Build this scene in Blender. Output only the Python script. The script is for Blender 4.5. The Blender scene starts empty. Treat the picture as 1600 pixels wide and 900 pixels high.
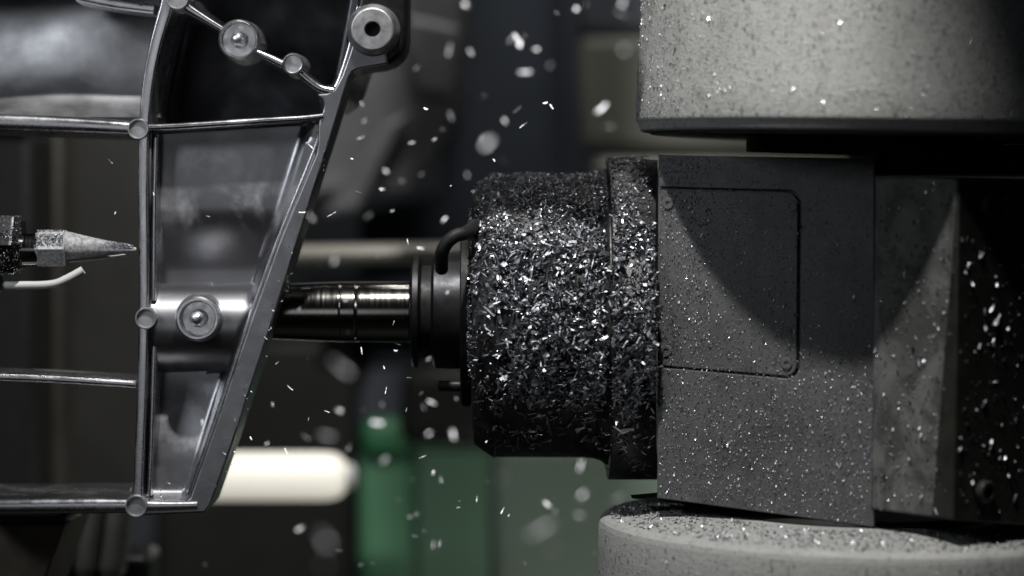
import bpy, bmesh, math, random
from mathutils import Vector, Matrix, noise as mnoise

C = bpy.context.scene
COL = C.collection
R = math.radians
random.seed(11)

# ------------------------------------------------------------------ camera
D = 1.6                      # metres from the lens to the plane y = 0
S = 0.0004                   # metres per photograph pixel on that plane
cam_d = bpy.data.cameras.new('camera')
cam = bpy.data.objects.new('camera', cam_d)
COL.objects.link(cam)
HOR = 310                    # photograph row of the horizon (the lens is shifted, as in a cropped picture)
H = (450 - HOR) * S
cam.location = (0, -D, H)
cam.rotation_euler = (R(90), 0, 0)
cam_d.shift_y = -(450 - HOR) / 1600
cam_d.sensor_width = 36
cam_d.lens = 90
cam_d.clip_start = 0.02
cam_d.clip_end = 60
cam_d.dof.use_dof = True
cam_d.dof.focus_distance = D - 0.02
cam_d.dof.aperture_fstop = 2.8
C.camera = cam

# ------------------------------------------------------------------ world, lamps, exposure
w = bpy.data.worlds.new('World')
C.world = w
w.use_nodes = True
w.node_tree.nodes['Background'].inputs[0].default_value = (0.75, 0.85, 1.0, 1)
w.node_tree.nodes['Background'].inputs[1].default_value = 0.009

def area(name, loc, target, watts, sx, sy=None, col=(1, 1, 1), shape=None, spread=180):
    l = bpy.data.lights.new(name, 'AREA')
    l.energy = watts
    l.color = col
    l.shape = shape or ('DISK' if sy is None else 'RECTANGLE')
    l.size = sx
    if sy: l.size_y = sy
    l.spread = R(spread)
    o = bpy.data.objects.new(name, l)
    COL.objects.link(o)
    o.location = loc
    d = Vector(target) - Vector(loc)
    o.rotation_euler = d.to_track_quat('-Z', 'Y').to_euler()
    return o

KEY = Vector((-0.05, -0.53, 1.10))
area('key_lamp', KEY, (0.12, -0.05, 0), 27, 0.05, col=(1, .985, .96))
area('back_strip_lamp', (-0.1, 0.55, 0.95), (-0.05, 0.0, 0.0), 6.5, 1.0, 0.028, col=(1, .98, .93))
area('left_panel_lamp', (-0.95, -0.75, 0.55), (-0.28, 0.05, 0.05), 0.6, 0.45, 0.25, col=(.9, .95, 1), spread=50)
area('background_lamp', (0.1, 0.45, 1.35), (0.0, 1.1, -0.1), 6, 0.8, 0.12, col=(1, .98, .92))

area('low_fill_lamp', (0.22, 0.52, -0.52), (0.0, 0.9, -0.15), 0.85, 0.4, 0.1, col=(1, .98, .92))  # unseen fill lamp added below to brighten the green panel
area('casting_fill_lamp', (-0.46, -2.15, 0.10), (-0.2, 0, 0.03), 0.032, 0.5, 0.75, col=(.95, .97, 1), spread=26)  # unseen fill lamp added behind the camera for the casting's reflections

C.view_settings.view_transform = 'Standard'
C.view_settings.look = 'None'
C.view_settings.gamma = 1
C.view_settings.exposure = -0.1
C.view_settings.use_curve_mapping = False
C.cycles.use_denoising = True
C.cycles.max_bounces = 8
C.cycles.sample_clamp_indirect = 4
C.cycles.caustics_reflective = False

# ------------------------------------------------------------------ helpers
def smooth_step(a, b, x):
    x = max(0, min(1, (x - a) / (b - a)))
    return x * x * (3 - 2 * x)

def P(px, py, y=0.0):
    """point of the place at depth y that stands over a photograph pixel"""
    f = 1 + y / D
    return Vector(((px - 800) * S * f, y, H + ((450 - py) * S - H) * f))

def on_plane(px, py, p0, n):
    o = Vector((0, -D, H))
    d = P(px, py, 0) - o
    t = (Vector(p0) - o).dot(n) / d.dot(n)
    return o + d * t

def mesh_obj(name, verts, faces, mat=None, parent=None, smooth=False, bevel=0, seg=2, mods=None):
    me = bpy.data.meshes.new(name)
    me.from_pydata([tuple(v) for v in verts], [], faces)
    bm = bmesh.new(); bm.from_mesh(me)
    bmesh.ops.recalc_face_normals(bm, faces=bm.faces)
    if bevel:
        es = [e for e in bm.edges if len(e.link_faces) == 2 and e.calc_face_angle(0) > R(25)]
        got = bmesh.ops.bevel(bm, geom=es, offset=bevel, segments=seg, affect='EDGES', profile=.5, clamp_overlap=True)
        for f_ in got['faces']: f_.smooth = True
    bm.to_mesh(me); bm.free()
    if smooth:
        me.polygons.foreach_set('use_smooth', [True] * len(me.polygons))
        try:
            me.set_sharp_from_angle(angle=R(42))
        except Exception:
            pass
    if mat: me.materials.append(mat)
    o = bpy.data.objects.new(name, me)
    COL.objects.link(o)
    if parent is not None: adopt(o, parent)
    return o

def world_mat(o):
    m = o.matrix_basis.copy()
    if o.parent is not None:
        m = world_mat(o.parent) @ o.matrix_parent_inverse @ m
    return m

def adopt(o, parent):
    o.parent = parent
    o.matrix_parent_inverse = world_mat(parent).inverted()

def tag(o, label, cat, group=None, kind=None):
    o['label'] = label
    o['category'] = cat
    if group: o['group'] = group
    if kind: o['kind'] = kind
    return o

def thing(name, loc, label, cat, group=None):
    o = bpy.data.objects.new(name, None)
    o.empty_display_size = .02
    COL.objects.link(o)
    o.location = loc
    return tag(o, label, cat, group)

def lathe(name, prof, origin, axis, mat, parent=None, seg=64, smooth=True, up=(0, 0, 1), capped=True):
    """prof: (distance along axis, radius)"""
    pp = [prof[0]]
    for q0, q1 in zip(prof, prof[1:]):
        if math.hypot(q1[0] - q0[0], q1[1] - q0[1]) > .0012:
            pp += [tuple(q0[i] + (q1[i] - q0[i]) * f for i in (0, 1)) for f in (.06, .94)]
        pp.append(q1)
    prof = pp
    a = Vector(axis).normalized()
    u = Vector(up).cross(a)
    if u.length < 1e-4: u = Vector((1, 0, 0)).cross(a)
    u.normalize(); v = a.cross(u)
    V, F = [], []
    for t, r in prof:
        for k in range(seg):
            th = 2 * math.pi * k / seg
            V.append(Vector(origin) + a * t + (u * math.cos(th) + v * math.sin(th)) * r)
    for i in range(len(prof) - 1):
        for k in range(seg):
            k2 = (k + 1) % seg
            F.append((i * seg + k, i * seg + k2, (i + 1) * seg + k2, (i + 1) * seg + k))
    if capped:
        F.append(tuple(range(seg)))
        F.append(tuple((len(prof) - 1) * seg + k for k in range(seg)))
    return mesh_obj(name, V, F, mat, parent, smooth)

def tube(name, pts, rad, mat, parent=None, seg=14):
    pts = [Vector(p) for p in pts]
    # densify with Catmull-Rom
    Q, RR = [], []
    rads = rad if isinstance(rad, (list, tuple)) else [rad] * len(pts)
    for i in range(len(pts) - 1):
        p0 = pts[max(i - 1, 0)]; p1 = pts[i]; p2 = pts[i + 1]; p3 = pts[min(i + 2, len(pts) - 1)]
        for k in range(6):
            t = k / 6
            Q.append(.5 * ((2 * p1) + (p2 - p0) * t + (2 * p0 - 5 * p1 + 4 * p2 - p3) * t * t + (-p0 + 3 * p1 - 3 * p2 + p3) * t ** 3))
            RR.append(rads[i] * (1 - t) + rads[i + 1] * t)
    Q.append(pts[-1]); RR.append(rads[-1])
    V, F = [], []
    ref = Vector((0, 1, .13)).normalized()
    for i, q in enumerate(Q):
        tn = (Q[min(i + 1, len(Q) - 1)] - Q[max(i - 1, 0)]).normalized()
        u = ref.cross(tn).normalized(); v = tn.cross(u)
        for k in range(seg):
            th = 2 * math.pi * k / seg
            V.append(q + (u * math.cos(th) + v * math.sin(th)) * RR[i])
    n = len(Q)
    for i in range(n - 1):
        for k in range(seg):
            k2 = (k + 1) % seg
            F.append((i * seg + k, i * seg + k2, (i + 1) * seg + k2, (i + 1) * seg + k))
    F.append(tuple(range(seg))); F.append(tuple((n - 1) * seg + k for k in range(seg)))
    return mesh_obj(name, V, F, mat, parent, True)

def slab(name, outline, yf, yb, mat, parent=None, bevel=0, seg=2, grow=0):
    """solid plate: outline in photograph pixels on its front plane y = yf, back at yb"""
    front = [P(a, b, yf) for a, b in outline]
    back = [Vector((p.x, yb, p.z)) for p in front]
    n = len(front)
    F = [tuple(range(n)), tuple(range(2 * n - 1, n - 1, -1))]
    for i in range(n):
        j = (i + 1) % n
        F.append((i, j, n + j, n + i))
    return mesh_obj(name, front + back, F, mat, parent, False, bevel, seg)

def box(name, x0, y0, x1, y1, yf, yb, mat, parent=None, bevel=.004):
    return slab(name, [(x0, y0), (x1, y0), (x1, y1), (x0, y1)], yf, yb, mat, parent, bevel)

def spline(pts, n=8):
    out = []
    for i in range(len(pts) - 1):
        p0 = pts[max(i - 1, 0)]; p1 = pts[i]; p2 = pts[i + 1]; p3 = pts[min(i + 2, len(pts) - 1)]
        for k in range(n):
            t = k / n
            out.append(tuple(.5 * ((2 * b) + (c - a) * t + (2 * a - 5 * b + 4 * c - d) * t * t + (-a + 3 * b - 3 * c + d) * t ** 3)
                             for a, b, c, d in zip(p0, p1, p2, p3)))
    out.append(tuple(pts[-1]))
    return out

def rib(name, path, yf, yb, mat, parent, draft=6, curve=True, rnd=.75):
    """a cast rib with rounded top and drafted sides; path of (px, py, width in px)"""
    if curve and len(path) > 2: path = spline(path, 6)
    elif len(path) == 2:
        a, b = path
        path = [tuple(a[k] + (b[k] - a[k]) * t / 8 for k in range(3)) for t in range(9)]
    V, F = [], []
    n = len(path)
    m = 0
    for i, (px, py, wd) in enumerate(path):
        q = P(px, py, yf)
        a = path[max(i - 1, 0)]; b = path[min(i + 1, n - 1)]
        tn = (P(b[0], b[1], yf) - P(a[0], a[1], yf)).normalized()
        nn = Vector((tn.z, 0, -tn.x))
        h = wd / 2 * S
        r = h * rnd
        dr = draft * S
        pr = [(-h - dr, yb), (-h, yf + r)]
        for k in range(1, 6):
            th = math.pi / 2 * k / 6
            pr.append((-h + r - r * math.cos(th), yf + r - r * math.sin(th)))
        pr.append((-(h - r), yf))
        pr += [(-x, y) for x, y in reversed(pr)]
        m = len(pr)
        for x, y in pr:
            V.append(Vector((q.x + nn.x * x, y, q.z + nn.z * x)))
    for i in range(n - 1):
        for k in range(m):
            k2 = (k + 1) % m
            F.append((i * m + k, i * m + k2, (i + 1) * m + k2, (i + 1) * m + k))
    F.append(tuple(range(m))); F.append(tuple((n - 1) * m + k for k in range(m)))
    return mesh_obj(name, V, F, mat, parent, True)

def boss(name, px, py, prof, mat, parent, seg=48):
    """turned about the viewing axis; prof: (radius px, depth y)"""
    o = P(px, py, 0)
    return lathe(name, [(y, max(r, .01) * S) for r, y in prof], (o.x, 0, o.z), (0, 1, 0), mat, parent, seg)

# ------------------------------------------------------------------ materials
def mat(name, col, rough=.5, metal=0.0, **kw):
    m = bpy.data.materials.new(name)
    m.use_nodes = True
    nt = m.node_tree
    b = nt.nodes['Principled BSDF']
    b.inputs['Base Color'].default_value = (*col, 1)
    b.inputs['Roughness'].default_value = rough
    b.inputs['Metallic'].default_value = metal
    N, L = nt.nodes, nt.links
    tc = N.new('ShaderNodeTexCoord')
    def noise(scale, det=4, dist=0, sc=None, r=.55):
        t = N.new('ShaderNodeTexNoise')
        t.inputs['Scale'].default_value = scale
        t.inputs['Detail'].default_value = det
        t.inputs['Distortion'].default_value = dist
        t.inputs['Roughness'].default_value = r
        if sc:
            mp = N.new('ShaderNodeMapping'); mp.inputs['Scale'].default_value = sc
            L.new(tc.outputs['Object'], mp.inputs[0]); L.new(mp.outputs[0], t.inputs['Vector'])
        else:
            L.new(tc.outputs['Object'], t.inputs['Vector'])
        return t.outputs['Fac']
    def ramp(src, a, b2, lo, hi):
        r_ = N.new('ShaderNodeMapRange')
        r_.inputs[1].default_value = a; r_.inputs[2].default_value = b2
        r_.inputs[3].default_value = lo; r_.inputs[4].default_value = hi
        r_.clamp = True
        L.new(src, r_.inputs[0])
        return r_.outputs[0]
    def mixcol(f, c1, c2):
        x = N.new('ShaderNodeMix'); x.data_type = 'RGBA'
        L.new(f, x.inputs[0])
        for i, c in ((6, c1), (7, c2)):
            if hasattr(c, 'links'): L.new(c, x.inputs[i])
            else: x.inputs[i].default_value = (*c, 1)
        return x.outputs[2]
    def bump(src, strength, dist=.001):
        q = N.new('ShaderNodeBump')
        q.inputs['Strength'].default_value = strength
        q.inputs['Distance'].default_value = dist
        L.new(src, q.inputs['Height'])
        L.new(q.outputs[0], b.inputs['Normal'])
        return q
    kw_f = kw.get('build')
    if kw_f: kw_f(b, N, L, noise, ramp, mixcol, bump)
    return m

def plain(var=.35, scale=60, rv=.12, bmp=.15):
    """uneven paint or metal: mottled colour and gloss with a fine relief"""
    def f(b, N, L, noise, ramp, mixcol, bump):
        c = tuple(b.inputs['Base Color'].default_value)[:3]
        r0 = b.inputs['Roughness'].default_value
        n = noise(scale, 6)
        L.new(mixcol(ramp(n, .3, .7, 0, 1), tuple(x * (1 - var) for x in c), tuple(min(1, x * (1 + var)) for x in c)), b.inputs['Base Color'])
        L.new(ramp(noise(scale * 2.3, 5), .3, .7, max(.02, r0 - rv), min(1, r0 + rv)), b.inputs['Roughness'])
        if bmp: bump(noise(scale * 12, 3), bmp, .0004)
    return f

def casting(b, N, L, noise, ramp, mixcol, bump):
    n = noise(22, 7, 1.2)
    smoke = ramp(n, .48, .74, 0, 1)
    L.new(mixcol(smoke, (.42, .42, .44), (.56, .56, .585)), b.inputs['Base Color'])
    rr = N.new('ShaderNodeMath'); rr.operation = 'ADD'
    L.new(ramp(n, .42, .72, .2, .34), rr.inputs[0])
    L.new(ramp(noise(220, 4, .5, (1, 1, .25)), .4, .8, 0, .07), rr.inputs[1])
    L.new(rr.outputs[0], b.inputs['Roughness'])
    bump(noise(900, 3), .1, .0003)

def smoky(b, N, L, noise, ramp, mixcol, bump):
    n = noise(34, 8, .45, (1, 1, .7), .62)
    big = noise(11, 4, .8)
    mul = N.new('ShaderNodeMath'); mul.operation = 'MULTIPLY'
    L.new(ramp(n, .44, .66, 0, 1), mul.inputs[0]); L.new(ramp(big, .36, .58, .15, 1), mul.inputs[1])
    # stain film left off the strip over the bore, painting in its dark reflection
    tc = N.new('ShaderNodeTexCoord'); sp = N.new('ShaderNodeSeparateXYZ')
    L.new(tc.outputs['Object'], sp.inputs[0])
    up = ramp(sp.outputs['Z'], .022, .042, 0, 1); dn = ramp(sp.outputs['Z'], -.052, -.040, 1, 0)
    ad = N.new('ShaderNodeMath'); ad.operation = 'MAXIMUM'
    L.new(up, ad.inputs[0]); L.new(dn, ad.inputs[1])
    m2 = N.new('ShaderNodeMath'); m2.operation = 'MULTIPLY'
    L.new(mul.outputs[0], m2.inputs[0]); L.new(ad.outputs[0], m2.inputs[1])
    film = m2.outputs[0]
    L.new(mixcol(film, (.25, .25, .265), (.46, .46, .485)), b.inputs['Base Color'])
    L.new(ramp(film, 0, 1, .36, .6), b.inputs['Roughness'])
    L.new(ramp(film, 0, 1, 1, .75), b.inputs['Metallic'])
    bump(noise(900, 3), .1, .0003)

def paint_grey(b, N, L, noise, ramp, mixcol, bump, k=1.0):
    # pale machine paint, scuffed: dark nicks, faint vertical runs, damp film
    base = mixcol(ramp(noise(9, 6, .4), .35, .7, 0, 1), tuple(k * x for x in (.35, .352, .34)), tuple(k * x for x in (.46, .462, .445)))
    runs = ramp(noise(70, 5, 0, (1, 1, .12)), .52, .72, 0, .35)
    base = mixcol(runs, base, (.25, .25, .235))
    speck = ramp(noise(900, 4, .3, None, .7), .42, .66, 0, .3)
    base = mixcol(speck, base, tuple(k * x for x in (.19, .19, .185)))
    nick = ramp(noise(400, 3, .9, (1.25, 1, .62)), .585, .65, 0, .6)
    base = mixcol(nick, base, (.07, .07, .068))
    blot = ramp(noise(15, 3, .8), .64, .74, 0, .6)
    base = mixcol(blot, base, (.13, .13, .13))
    L.new(base, b.inputs['Base Color'])
    L.new(ramp(noise(30, 5), .3, .7, .36, .58), b.inputs['Roughness'])
    bump(noise(620, 6, .3, None, .7), 1.0, .0009)

def block_paint(b, N, L, noise, ramp, mixcol, bump):
    base = mixcol(ramp(noise(14, 6, .5), .35, .68, 0, 1), (.06, .06, .063), (.10, .10, .10))
    runs = ramp(noise(120, 5, .2, (1, 1, .3)), .5, .75, 0, .6)
    base = mixcol(runs, base, (.045, .045, .045))
    L.new(base, b.inputs['Base Color'])
    L.new(ramp(noise(90, 5), .3, .7, .34, .6), b.inputs['Roughness'])
    bump(noise(1100, 4), .5, .0005)

def wipes(b, N, L, noise, ramp, mixcol, bump):
    base = mixcol(ramp(noise(45, 6, .9, (1, 1, .7)), .42, .62, 0, 1), (.052, .054, .05), (.125, .127, .12))
    L.new(base, b.inputs['Base Color'])
    L.new(ramp(noise(60, 5), .3, .7, .3, .55), b.inputs['Roughness'])
    bump(noise(800, 4), .5, .0005)

def dark_oily(b, N, L, noise, ramp, mixcol, bump):
    base = mixcol(ramp(noise(60, 6, .5), .4, .7, 0, 1), (.012, .012, .013), (.05, .05, .05))
    L.new(base, b.inputs['Base Color'])
    L.new(ramp(noise(160, 5), .3, .7, .3, .55), b.inputs['Roughness'])
    bump(noise(900, 4), .5, .0005)

def chip_look(b, N, L, noise, ramp, mixcol, bump):
    g = N.new('ShaderNodeNewGeometry')
    r = g.outputs['Random Per Island']
    L.new(mixcol(r, (.085, .087, .10), (.40, .405, .43)), b.inputs['Base Color'])
    wv = N.new('ShaderNodeMath'); wv.operation = 'FRACT'
    mu = N.new('ShaderNodeMath'); mu.operation = 'MULTIPLY'; mu.inputs[1].default_value = 17.3
    L.new(r, mu.inputs[0]); L.new(mu.outputs[0], wv.inputs[0])
    L.new(ramp(wv.outputs[0], 0, 1, .28, .6), b.inputs['Roughness'])

def ground_steel(b, N, L, noise, ramp, mixcol, bump):
    L.new(ramp(noise(40, 4, 0, (30, 1, 1)), .3, .7, .10, .22), b.inputs['Roughness'])
    bump(noise(60, 3, 0, (40, 1, 1)), .06, .0002)

M = dict(
    cast=mat('cast_aluminium', (.5, .5, .52), .3, 1, build=casting),
    cast_dark=mat('dull_cast_skin', (.27, .27, .285), .36, 1, build=plain(.2, 30, .1)),
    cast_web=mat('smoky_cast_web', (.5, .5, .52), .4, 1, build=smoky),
    cast_rough=mat('rough_cast_skin', (.27, .27, .28), .5, 1, build=plain(.35, 24, .08)),
    cast_shaded=mat('shaded_cast_skin', (.07, .072, .08), .45, 1, build=plain(.3, 30, .08)),  # pocket shade put into the colour, darker than the other casting skins
    dusty=mat('dust_coated_steel', (.34, .34, .345), .6, .4, build=plain(.5, 500, .1, .9)),
    ejector=mat('ejector_mark_skin', (.36, .36, .37), .5, 1, build=plain(.2, 90, .1)),
    bright=mat('bright_turned_aluminium', (.66, .66, .68), .33, 1, build=plain(.15, 90, .08, .08)),
    steel=mat('ground_steel', (.17, .166, .155), .15, 1, build=ground_steel),
    steel_dark=mat('blackened_steel', (.026, .026, .028), .42, .9, build=plain(.3, 60, .08)),
    black=mat('black_rubber', (.012, .012, .013), .55, build=plain(.3, 200, .1, .4)),
    nose=mat('oily_black_steel', (.03, .03, .03), .4, .4, build=dark_oily),
    drum=mat('pale_grey_machine_paint', (.42, .42, .4), .45, build=paint_grey),
    drum_low=mat('darker_grey_machine_paint', (.3, .3, .28), .45, build=lambda *a: paint_grey(*a, k=.8)),  # upper drum's paint in a darker tone
    block=mat('dark_grey_machine_paint', (.1, .1, .1), .45, build=block_paint),
    side=mat('smeared_grey_paint', (.15, .15, .14), .45, build=wipes),
    side_dark=mat('dark_olive_paint', (.018, .02, .016), .5, build=plain(.4, 50, .15, .3)),
    neck=mat('black_oily_iron', (.008, .008, .008), .5, build=plain(.3, 80)),
    chip=mat('aluminium_chip', (.7, .7, .72), .3, 1, build=chip_look),
    fly=mat('flying_aluminium', (.5, .5, .52), .55, 1, build=plain(.15, 900, .1, 0)),
    wall=mat('dark_blue_grey_sheet', (.035, .04, .05), .55, build=plain(.3, 4, .1, .1)),
    navy=mat('navy_grey_sheet', (.045, .055, .075), .85, build=plain(.2, 5, .1, .1)),
    column=mat('grey_galvanised_sheet', (.085, .085, .09), .5, .1, build=plain(.5, 7, .15, .1)),
    olive=mat('olive_grey_paint', (.08, .08, .066), .6, build=plain(.2, 5, .1, .1)),
    beam=mat('khaki_bare_steel', (.12, .115, .095), .45, build=plain(.3, 14, .1, .1)),
    green=mat('green_machine_paint', (.045, .135, .07), .6, build=plain(.2, 3, .1, .1)),
    mid_green=mat('faded_green_paint', (.078, .16, .098), .6, build=plain(.2, 3, .1, .1)),
    green_vivid=mat('vivid_green_paint', (.010, .085, .032), .6, build=plain(.2, 6, .1, .1)),
    grey_green=mat('grey_green_paint', (.105, .145, .112), .6, build=plain(.2, 3, .1, .1)),
    dark=mat('near_black_paint', (.012, .012, .011), .5, build=plain(.3, 8, .1, .1)),
    khaki=mat('khaki_dark_paint', (.02, .0185, .0145), .55, build=plain(.35, 12, .1, .1)),
    khaki_dark=mat('khaki_black_paint', (.009, .0088, .0072), .6, build=plain(.5, 9, .1, .1)),
    brown=mat('rusty_brown_iron', (.055, .042, .028), .6, build=plain(.45, 45, .1, .4)),
    pale=mat('pale_grey_plastic', (.42, .415, .405), .5, build=plain(.1, 12, .1, .1)),
    tubewhite=mat('cream_lamp_diffuser', (.6, .58, .52), .5),
)
b_ = M['tubewhite'].node_tree.nodes['Principled BSDF']
b_.inputs['Emission Color'].default_value = (1, .95, .82, 1)
b_.inputs['Emission Strength'].default_value = .5

for m_ in ('neck', 'black', 'dark', 'side_dark'):
    M[m_].node_tree.nodes['Principled BSDF'].inputs['Specular IOR Level'].default_value = .22

# ------------------------------------------------------------------ setting
def struct(o):
    o['kind'] = 'structure'
    return o
def wall_box(name, a, b, m):
    x0, y0, z0 = a; x1, y1, z1 = b
    V = [(x, y, z) for x in (x0, x1) for y in (y0, y1) for z in (z0, z1)]
    F = [(0, 1, 3, 2), (4, 6, 7, 5), (0, 4, 5, 1), (2, 3, 7, 6), (0, 2, 6, 4), (1, 5, 7, 3)]
    return struct(mesh_obj(name, V, F, m))
wall_box('wall', (-2.2, 1.6, -1.2), (2.2, 1.66, 1.8), M['wall'])
wall_box('floor', (-2.2, -2.4, -1.25), (2.2, 1.6, -1.2), M['dark'])

# background machinery, far out of focus
def bg(name, label, cat, loc):
    return thing(name, loc, label, cat)

t = bg('machine_column', 'blurred grey sheet metal column far behind the casting lug', 'column', P(600, 300, .8))
slab('column_body', [(420, -260), (735, -260), (722, 150), (640, 300), (420, 318)], .8, 1.1, M['column'], t, .01)
slab('cover', [(630, 20), (722, 40), (716, 150), (640, 145)], .77, .798, M['pale'], t, .008).active_material = M['column']
slab('brace', [(600, 190), (640, 175), (560, 330), (500, 340)], .76, .798, M['column'], t, .006)

t = bg('sheet_panel', 'blurred navy grey sheet panel behind the flying chips, between column and olive door', 'panel', P(820, 560, 1.1))
slab('panel_sheet', [(690, -300), (905, -300), (905, 560), (560, 560), (560, 330), (690, 300)], 1.1, 1.14, M['navy'], t, .006)
slab('edge_fold', [(880, -300), (904, -300), (904, 300), (880, 300)], 1.06, 1.098, M['navy'], t, .004)

t = bg('olive_door', 'blurred olive grey machine door just left of the big pale drum', 'door', P(1050, 246, .9))
slab('door_sheet', [(905, 55), (1330, 55), (1330, 246), (905, 232)], .9, .95, M['olive'], t, .01)
slab('door_frame', [(905, -250), (1330, -250), (1330, 50), (905, 50)], .9, .95, M['wall'], t, .006)
slab('pale_foot', [(930, 246), (1330, 248), (1330, 276), (925, 274)], .84, .96, M['beam'], t, .012)

t = bg('guide_beam', 'blurred khaki horizontal beam behind the tool holder', 'beam', P(560, 412, .35))
slab('beam_body', [(430, 386), (800, 380), (800, 412), (430, 414)], .45, .55, M['beam'], t, .008)
slab('beam_end', [(330, 384), (428, 386), (428, 414), (330, 416)], .46, .54, M['dark'], t, .008)

t = bg('dark_cabinet', 'near black blurred cabinet behind and under the glowing lamp tube', 'cabinet', P(430, 1000, .9))
slab('cabinet_body', [(240, 530), (556, 530), (556, 1040), (240, 1040)], .95, 1.2, M['dark'], t, .01)
slab('cabinet_lid', [(240, 440), (700, 440), (700, 526), (240, 526)], .95, 1.2, M['wall'], t, .01)

t = bg('green_machine_panel', 'blurred green machine panel low behind the spindle nose', 'panel', P(760, 1000, .8))
slab('green_sheet', [(558, 700), (650, 701), (650, 1020), (558, 1020)], .85, .95, M['green'], t, .012)
slab('middle_sheet', [(650.5, 702), (765, 704), (765, 1020), (650.5, 1020)], .852, .95, M['mid_green'], t, .003)
slab('grey_green_sheet', [(765.5, 700), (1200, 690), (1200, 1020), (765.5, 1020)], .854, .95, M['grey_green'], t, .012)
slab('green_ledge', [(562, 655), (640, 650), (644, 712), (562, 716)], .83, .86, M['green_vivid'], t, .012)
slab('upper_sheet', [(556, 545), (1200, 545), (1200, 690), (556, 690)], 1.0, 1.05, M['wall'], t, .008)

t = bg('motor_box', 'black blurred box behind the tool holder, above the green panel', 'box', P(670, 700, .6))
slab('box_body', [(628, 575), (780, 575), (780, 700), (622, 694)], .82, .845, M['dark'], t, .015)
slab('box_cover', [(640, 590), (770, 590), (770, 680), (640, 676)], .81, .819, M['dark'], t, .006)

t = bg('lamp_tube', 'glowing cream white lamp tube with rounded end, left of the green panel', 'lamp', P(440, 745, .55))
def along_x(px0, px1, py, y, prof, name, m, parent, seg=40):
    a = P(px0, py, y); b = P(px1, py, y)
    Ln = (b - a).length
    k = S * (1 + y / D)
    return lathe(name, [(f * Ln, r * k) for f, r in prof], a, b - a, m, parent, seg)
along_x(255, 540, 744, .6, [(0, 37), (.86, 37), (.91, 36.5), (.95, 34), (.98, 29), (1, 22)], 'diffuser', M['tubewhite'], t)
along_x(536, 556, 744, .6, [(0, 20), (.5, 20), (.8, 18), (1, 12)], 'end_cap', M['pale'], t)

t = bg('guide_post', 'dark khaki upright post blurred behind the left openings of the casting', 'post', P(80, 1000, .6))
box('post_body', 58, 190, 98, 1000, .6, .66, M['khaki'], t, .006)
box('post_back', 99, 190, 235, 800, .68, .72, M['khaki_dark'], t, .006)
t = bg('black_cover', 'black upright cover at the photo edge behind the nozzle', 'cover', P(0, 1000, .5))
box('dark_sheet', -260, 205, 52, 1000, .5, .6, M['neck'], t, .008)
box('cover_rim', -260, 195, 46, 204, .49, .6, M['dark'], t, .003)

t = bg('fixture_block', 'rusty brown fixture block under the left end of the casting', 'block', P(20, 980, .05))
slab('block_body', [(-120, 822), (103, 818), (52, 960), (-120, 960)], .05, .16, M['brown'], t, .002)
slab('block_chamfer', [(-120, 806), (104, 806), (102, 817), (-120, 821)], .058, .16, M['dark'], t, .001)

t = bg('clamp_pins', 'three blurred shiny clamp pins under the bottom rib of the casting', 'clamp', P(170, 1000, .3))
for x in (112, 152, 190):
    a = P(x, 815, .26)
    lathe('pin', [(0, .006), (.004, .009), (.055, .010), (.06, .007), (.16, .007)], a + Vector((0, 0, .02)), (-.12, 0, -1), M['beam'], t, 24)
box('pin_carrier', 85, 870, 232, 1000, .27, .34, M['steel_dark'], t, .006)

# ------------------------------------------------------------------ the aluminium casting
cst = thing('cast_housing', P(215, 820, .03), 'ribbed die-cast aluminium housing with bosses and a slanted edge, beside the spindle tool', 'casting')
K = M['cast']
# recessed web panel with the half-round hump of the bore across it
def web_depth(px, py):
    d = .021 + .011 * smooth_step(325, 425, py)
    h = (py - 512) / 68
    c = .0300 - .0290 * math.sqrt(max(0, 1 - h * h)) if abs(h) < 1 else .05
    # smooth union of the flat pan and the half-round bore
    k = .018
    t = max(0, min(1, .5 + .5 * (c - d) / k))
    flat = d
    d = c + (flat - c) * t - k * t * (1 - t)
    d -= .003 * math.exp(-((py - 290) / 80) ** 2)
    d -= .013 * smooth_step(575, 720, py)
    d += .0006 * mnoise.noise(Vector((px * .012, py * .012, 3)))
    return d
def web():
    nu, nv = 50, 150
    V, F = [], []
    for j in range(nv + 1):
        v = j / nv
        for i in range(nu + 1):
            u = i / nu
            top = 200 - 18 * u
            py = top + (794 - top) * v
            xl = 226 + (212 - 226) * v
            xr = 512 - (512 - 312) * max(0, (py - 186) / 608)
            px = xl + (xr - xl) * u
            d = web_depth(px, py)
            # fillets into ribs and flange
            el = (px - xl - 12) / 16; er = (xr - px - 22) / 14; et = (py - top - 5) / 7; eb = (780 - py) / 18
            for e in (el, er, et, eb):
                if e < 1:
                    e = max(e, 0)
                    d -= (d - .004) * (1 - math.sqrt(max(0, 1 - (1 - e) ** 2))) * .95
            V.append(P(px, py, d))
    off = len(V)
    for v_ in list(V): V.append(v_ + Vector((0, .028, 0)))
    W = nu + 1
    for j in range(nv):
        for i in range(nu):
            a = j * W + i
            F.append((a, a + 1, a + W + 1, a + W))
            F.append((off + a, off + a + W, off + a + W + 1, off + a + 1))
    bord = [i for i in range(W)] + [j * W + nu for j in range(1, nv + 1)] + [nv * W + i for i in range(nu - 1, -1, -1)] + [j * W for j in range(nv - 1, 0, -1)]
    for k in range(len(bord)):
        a, b = bord[k], bord[(k + 1) % len(bord)]
        F.append((a, b, off + b, off + a))
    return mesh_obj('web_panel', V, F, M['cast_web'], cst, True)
web()
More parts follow.
